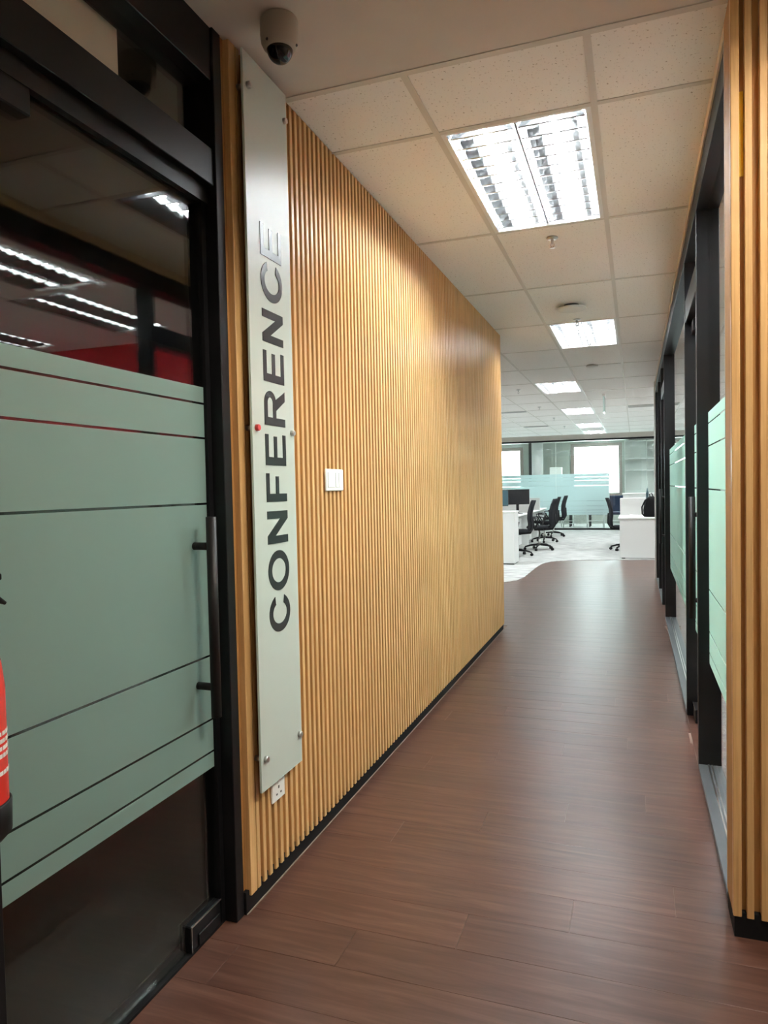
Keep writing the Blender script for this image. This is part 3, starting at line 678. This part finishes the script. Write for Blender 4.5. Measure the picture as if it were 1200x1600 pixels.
# ================================================================== OFFICE FURNITURE
def make_chair(label, loc, rz):
    """task chair facing local +X"""
    t = thing('office_chair', label, 'chair', loc, rz, 'office task chairs')
    for k in range(5):
        a = 2*PI*k/5+0.3; c, s = math.cos(a), math.sin(a)
        lg = part('base_leg', MB().tube([(0.03*c, 0.03*s, 0.115), (0.18*c, 0.18*s, 0.105), (0.30*c, 0.30*s, 0.070)], [0.024, 0.019, 0.014], 8), M_CHAIRP, t)
        x, y = 0.30*c, 0.30*s
        part('castor', MB().tube([(x-0.022*s, y+0.022*c, 0.030), (x+0.022*s, y-0.022*c, 0.030)], 0.029, 12).tube([(x, y, 0.035), (x, y, 0.07)], 0.008, 6), M_CHAIRP, lg)
    part('gas_column', MB().tube([(0, 0, 0.10), (0, 0, 0.24), (0, 0, 0.24), (0, 0, 0.42)], [0.028, 0.026, 0.015, 0.015], 12), M_CHROME, t)
    part('mechanism', MB().cbox(-0.10, 0.10, -0.06, 0.06, 0.405, 0.445, 0.008).tube([(0.05, -0.06, 0.42), (0.06, -0.20, 0.38)], 0.008, 6), M_CHAIRP, t)
    def ring(x0, x1, w, z, n=20, e=3.0):
        out = []
        for k in range(n):
            a = 2*PI*k/n; c, s = math.cos(a), math.sin(a)
            out.append(((x0+x1)/2 + (x1-x0)/2*math.copysign(abs(c)**(2/e), c), w*math.copysign(abs(s)**(2/e), s), z))
        return out
    part('seat', MB().loft([ring(-0.20, 0.22, 0.20, 0.445), ring(-0.235, 0.25, 0.235, 0.455), ring(-0.24, 0.255, 0.24, 0.485), ring(-0.22, 0.24, 0.22, 0.505)]), M_CHAIR, t)
    # backrest: curved shell, wider in the middle, leaning back
    prof = [(0.47, -0.235, 0.13), (0.52, -0.262, 0.175), (0.60, -0.270, 0.205), (0.70, -0.258, 0.215), (0.82, -0.265, 0.210), (0.94, -0.295, 0.195), (1.03, -0.325, 0.165), (1.06, -0.335, 0.13)]
    rings = []
    for z, x, w in prof:
        n = 9; fr = [(x - 0.05*(1-(2*k/(n-1)-1)**2)+0.02, w*(2*k/(n-1)-1), z) for k in range(n)]
        bk = [(p[0]-0.026, p[1], p[2]) for p in fr[::-1]]
        rings.append(fr+bk)
    br = part('backrest', MB().loft(rings), M_CHAIR, t)
    part('back_spine', MB().tube([(-0.10, 0, 0.43), (-0.27, 0, 0.44), (-0.335, 0, 0.55), (-0.330, 0, 0.75)], [0.024, 0.024, 0.02, 0.014], 8), M_CHAIRP, br)
    for s in (-1, 1):
        part('armrest', MB().tube([(0.02, s*0.235, 0.465), (0.0, s*0.275, 0.50), (-0.03, s*0.285, 0.66), (0.06, s*0.285, 0.675), (0.17, s*0.28, 0.67), (0.15, s*0.28, 0.62), (0.06, s*0.25, 0.47)], 0.014, 8), M_CHAIRP, t)
    return t
c0 = make_chair('charcoal office chair with open armrest, standing nearest the aisle at the left desks', (-1.88, 14.85, 0.005), PI*0.97)
for lb, loc, rz in (('charcoal office chair half hidden behind the white cabinet end', (-2.16, 13.55, 0.005), PI*1.08),
                    ('charcoal office chair behind the one nearest the aisle', (-2.02, 16.9, 0.005), PI*1.02),
                    ('farthest charcoal office chair at the left desks, beside the far glass', (-2.02, 18.75, 0.005), PI*0.98),
                    ('charcoal office chair pushed in at the right white desk', (-0.19, 14.97, 0.005), 0.06)):
    copy_tree(c0, None, loc, rz, lb)

cb = thing('low_cabinet', 'tall white cabinet end standing against the end of the slatted wall', 'cabinet', (-2.30, 12.25, 0.005))
part('body', MB().cbox(-0.36, 0.36, -0.22, 0.22, 0.02, 0.885, 0.004), M_DESK, cb)
part('top', MB().cbox(-0.37, 0.37, -0.23, 0.23, 0.886, 0.908, 0.003), M_DESK, cb)
part('plinth', MB().box(-0.34, 0.34, -0.20, 0.20, 0.0, 0.02), M_RUBBER, cb)
def desk(label, loc, L, D=0.75, screen=True):
    """long side along Y, sitting side towards +X"""
    t = thing('office_desk', label, 'desk', loc, 0, 'white office desks')
    part('desktop', MB().cbox(-D/2, D/2, -L/2, L/2, 0.705, 0.730, 0.003), M_DESK, t)
    for s in (-1, 1):
        part('end_panel', MB().cbox(-D/2+.03, D/2-.05, s*(L/2-.035)-.012, s*(L/2-.035)+.012, 0.0, 0.705, 0.002), M_DESK, t)
    part('modesty_panel', MB().box(-D/2+.03, -D/2+.048, -L/2+.05, L/2-.05, 0.25, 0.705), M_DESK, t)
    return t
for i, (y, lb) in enumerate(((13.75, 'white left desk nearest the white cabinet end'), (15.35, 'second white left desk in the row'), (16.95, 'third white left desk in the row'), (18.55, 'farthest white left desk in the row'))):
    desk(lb, (-2.62, y, 0.005), 1.58)
for y, lb in ((14.10, 'nearest white drawer pedestal under the left desks'), (15.70, 'middle white drawer pedestal under the left desks'), (17.30, 'farthest white drawer pedestal under the left desks')):
    p = thing('drawer_pedestal', lb, 'pedestal', (-2.62, y, 0.005), 0, 'drawer pedestals under the left desks')
    part('body', MB().cbox(-0.24, 0.20, -0.20, 0.20, 0.03, 0.62, 0.003), M_DESK, p)
    for k in range(3):
        part('drawer', MB().cbox(0.201, 0.215, -0.195, 0.195, 0.04+0.195*k, 0.225+0.195*k, 0.002), M_DESK, p)
for y, lb in ((14.55, 'grey fabric desk divider behind the monitors'), (17.0, 'grey fabric desk divider farther along the left desks')):
    d = thing('desk_divider', lb, 'desk divider', (-2.98, y, 0.735), 0, 'grey desk dividers on the left')
    part('panel', MB().cbox(-0.014, 0.014, -1.18, 1.18, 0.0, 0.34, 0.004), M_SCREENF, d)
    part('foot', MB().box(-0.02, 0.02, -1.1, -1.0, 0.0004, 0.004).box(-0.02, 0.02, 1.0, 1.1, 0.0004, 0.004), M_CHROME, d)
for y, lb in ((16.17, 'grey cross divider between the left desks'), (17.76, 'farther grey cross divider between the left desks')):
    d = thing('desk_divider', lb, 'desk divider', (-2.56, y, 0.735), 0, 'grey desk dividers on the left')
    part('panel', MB().cbox(-0.36, 0.33, -0.012, 0.012, 0.0, 0.30, 0.004), M_SCREENF, d)
def monitor(label, loc, rz, m):
    """screen faces local +X"""
    t = thing('computer_monitor', label, 'monitor', loc, rz, 'monitors on the left desks')
    part('bezel', MB().cbox(-0.022, 0.012, -0.27, 0.27, 0.20, 0.53, 0.004), M_MON, t)
    part('screen', MB().box(0.0122, 0.0135, -0.260, 0.260, 0.212, 0.520), m, t)
    part('stand', MB().cbox(-0.045, -0.020, -0.03, 0.03, 0.01, 0.34, 0.004), M_MON, t)
    part('foot', MB().lathe([(0.10, 0.0), (0.10, 0.008), (0.03, 0.014)], n=20), M_MON, t)
monitor('dark computer monitor beside the nearest aisle chair', (-2.42, 15.55, 0.7355), -0.95, M_SCR2)
monitor('computer monitor with painted teal sheen, half hidden by the slatted wall', (-2.66, 14.30, 0.7355), -0.85, M_SCR)

# right desk group
t = thing('office_desk', 'white desk end on the right with a black bag on it', 'desk', (0.42, 13.95, 0.005), 0, 'white office desks')
part('desktop', MB().cbox(-0.715, 0.72, -0.66, 0.70, 0.705, 0.732, 0.003), M_DESK, t)
part('end_panel', MB().cbox(-0.69, 0.70, -0.64, -0.615, 0.015, 0.705, 0.002), M_DESK, t)
part('end_panel', MB().cbox(-0.69, 0.70, 0.64, 0.665, 0.015, 0.705, 0.002), M_DESK, t)
part('foot', MB().box(-0.66, -0.60, -0.64, -0.60, 0.0, 0.015), M_RUBBER, t)
d = thing('desk_divider', 'grey fabric divider standing across the right desk', 'desk divider', (0.42, 14.40, 0.7375))
part('panel', MB().cbox(-0.70, 0.70, -0.014, 0.014, 0.0, 0.33, 0.008), M_SCREENF, d)
part('foot', MB().box(-0.6, -0.5, -0.03, 0.03, -0.0005, 0.004).box(0.5, 0.6, -0.03, 0.03, -0.0005, 0.004), M_CHROME, d)
t = thing('office_desk', 'white desk behind the right divider', 'desk', (0.42, 16.0, 0.005), 0, 'white office desks')
part('desktop', MB().cbox(-0.715, 0.72, -0.70, 0.70, 0.705, 0.732, 0.003), M_DESK, t)
part('end_panel', MB().cbox(-0.69, 0.70, -0.64, -0.615, 0.0, 0.705, 0.002), M_DESK, t)
part('end_panel', MB().cbox(-0.69, 0.70, 0.64, 0.665, 0.0, 0.705, 0.002), M_DESK, t)
cb = thing('storage_cabinet', 'low white storage cabinet behind the right desks', 'cabinet', (0.62, 18.2, 0.005))
part('body', MB().cbox(-0.90, 0.9, -0.22, 0.22, 0.0, 1.07, 0.004), M_DESK, cb)
part('top', MB().cbox(-0.92, 0.92, -0.24, 0.24, 1.071, 1.10, 0.003), M_DESK, cb)
for s in (-1, 1):
    dr = part('door', MB().cbox(-0.89 if s < 0 else 0.005, -0.005 if s < 0 else 0.89, -0.236, -0.221, 0.06, 1.05, 0.002), M_DESK, cb)
    part('handle', MB().box(s*0.06-0.008, s*0.06+0.008, -0.246, -0.236, 0.55, 0.70), M_CHROME, dr)
# bag
t = thing('backpack', 'black backpack standing on the right white desk', 'bag', (0.275, 13.62, 0.7375))
rings = []
for z, w, dd in ((0.0, 0.115, 0.075), (0.02, 0.135, 0.09), (0.12, 0.145, 0.095), (0.24, 0.125, 0.085), (0.32, 0.095, 0.06), (0.36, 0.055, 0.035), (0.37, 0.02, 0.012)):
    rings.append([(w*math.copysign(abs(math.cos(a))**0.7, math.cos(a)), dd*math.copysign(abs(math.sin(a))**0.7, math.sin(a)), z) for a in [2*PI*k/20 for k in range(20)]])
part('body', MB().loft(rings), M_BAG, t)
part('strap', MB().tube([(-0.05, -0.03, 0.345), (-0.11, -0.07, 0.30), (-0.165, -0.08, 0.18), (-0.16, -0.075, 0.06), (-0.12, -0.05, 0.012)], 0.014, 8), M_BAG, t)
part('top_loop', MB().tube([(-0.03, 0, 0.365), (-0.035, 0, 0.41), (0.0, 0, 0.43), (0.03, 0, 0.36)], 0.010, 8), M_BAG, t)
t = thing('desk_ornament', 'slim dark teal pointed ornament behind the black backpack', 'ornament', (0.21, 14.05, 0.7375))
part('spike', MB().tube([(0, 0, 0.016), (0, 0, 0.42), (0.0, 0, 0.53)], [0.012, 0.026, 0.003], 8), mat('dark_teal_paint', (0.03, 0.07, 0.08), 0.5), t)
part('foot', MB().lathe([(0.05, 0.0), (0.05, 0.01), (0.012, 0.018)], n=16), M_GREYC, t)
pp = thing('paper_sheets', 'crumpled white papers lying on the right desk', 'paper', (-0.03, 13.55, 0.7375))
part('sheet', MB().add([(-0.12, -0.09, 0.001), (0.10, -0.10, 0.002), (0.11, 0.08, 0.018), (-0.10, 0.09, 0.03), (0.0, 0.0, 0.012)], [(0,1,4),(1,2,4),(2,3,4),(3,0,4)]), M_PAPER, pp)
part('sheet', MB().add([(-0.06, -0.05, 0.02), (0.06, -0.07, 0.045), (0.08, 0.05, 0.035), (-0.07, 0.06, 0.05), (0.0, 0.0, 0.03)], [(0,1,4),(1,2,4),(2,3,4),(3,0,4)]), M_PAPER, pp)

# ---------------------------------------------------------------- behind the far glass
t = thing('round_column', 'round grey column behind the far glass', 'column', (-3.10, 24.2, 0.005))
part('shaft', MB().lathe([(0.19, 0.0), (0.19, 2.795)], n=32), M_GREYC, t)
part('base_ring', MB().lathe([(0.20, 0.0), (0.20, 0.08), (0.191, 0.085)], n=32), M_RUBBER, t)
single('dark_mullion', MB().cbox(-3.44, -3.34, 24.55, 24.65, 0.005, 2.79, 0.004), M_MON, 'dark vertical post left of the round grey column', 'post')
t = thing('shelf_unit', 'white wall shelving unit behind the far glass on the right', 'shelf', (0.36, 24.78, 0.005))
part('back_panel', MB().box(-0.68, 0.68, 0.18, 0.20, 0.0, 2.74), M_DESK, t)
for x in (-0.69, 0.0, 0.67):
    part('upright', MB().box(x, x+0.02, -0.14, 0.18, 0.0, 2.74), M_DESK, t)
for z in (0.86, 1.75, 2.14, 2.72):
    for xa in (-0.67, 0.02):
        part('shelf_board', MB().box(xa, xa+0.65, -0.14, 0.18, z, z+0.03), M_DESK, t)
single('wall_box', MB().cbox(-2.72, -2.33, 24.35, 24.75, 1.30, 1.93, 0.01), M_PLATE, 'white air-conditioning box beside the round column', 'air conditioner')
def visitor_chair(label, loc, rz):
    t = thing('visitor_chair', label, 'chair', loc, rz, 'navy visitor chairs behind the far glass')
    part('seat', MB().cbox(-0.25, 0.25, -0.24, 0.24, 0.40, 0.48, 0.02), M_BLUE, t)
    part('backrest', MB().cbox(-0.25, 0.25, 0.20, 0.27, 0.50, 0.98, 0.02), M_BLUE, t)
    for s in (-1, 1):
        part('leg', MB().tube([(s*0.24, -0.22, 0.0), (s*0.24, -0.22, 0.40)], 0.013, 8), M_DESK, t)
        part('leg', MB().tube([(s*0.24, 0.24, 0.0), (s*0.24, 0.24, 0.95)], 0.013, 8), M_DESK, t)
        part('floor_runner', MB().tube([(s*0.24, -0.22, 0.12), (s*0.24, 0.24, 0.12)], 0.011, 8), M_DESK, t)
    part('crossbar', MB().tube([(-0.24, -0.22, 0.20), (0.24, -0.22, 0.20)], 0.011, 8), M_DESK, t)
    return t
v0 = visitor_chair('navy visitor chair behind the far glass, rightmost, past the frosted band', (-0.50, 22.6, 0.005), PI)
copy_tree(v0, None, (-1.15, 22.5, 0.005), PI, 'navy visitor chair behind the far glass, second from the right')
copy_tree(v0, None, (-2.15, 22.7, 0.005), PI*0.8, 'navy visitor chair behind the far glass, leftmost')
t = thing('side_table', 'low dark table behind the frosted far glass', 'table', (-1.65, 23.2, 0.005))
part('tabletop', MB().cbox(-0.35, 0.35, -0.30, 0.30, 0.42, 0.46, 0.01), M_MON, t)
for sx in (-1, 1):
    for s2 in (-1, 1):
        part('leg', MB().box(sx*0.30-.02, sx*0.30+.02, s2*0.25-.02, s2*0.25+.02, 0.0, 0.42), M_MON, t)
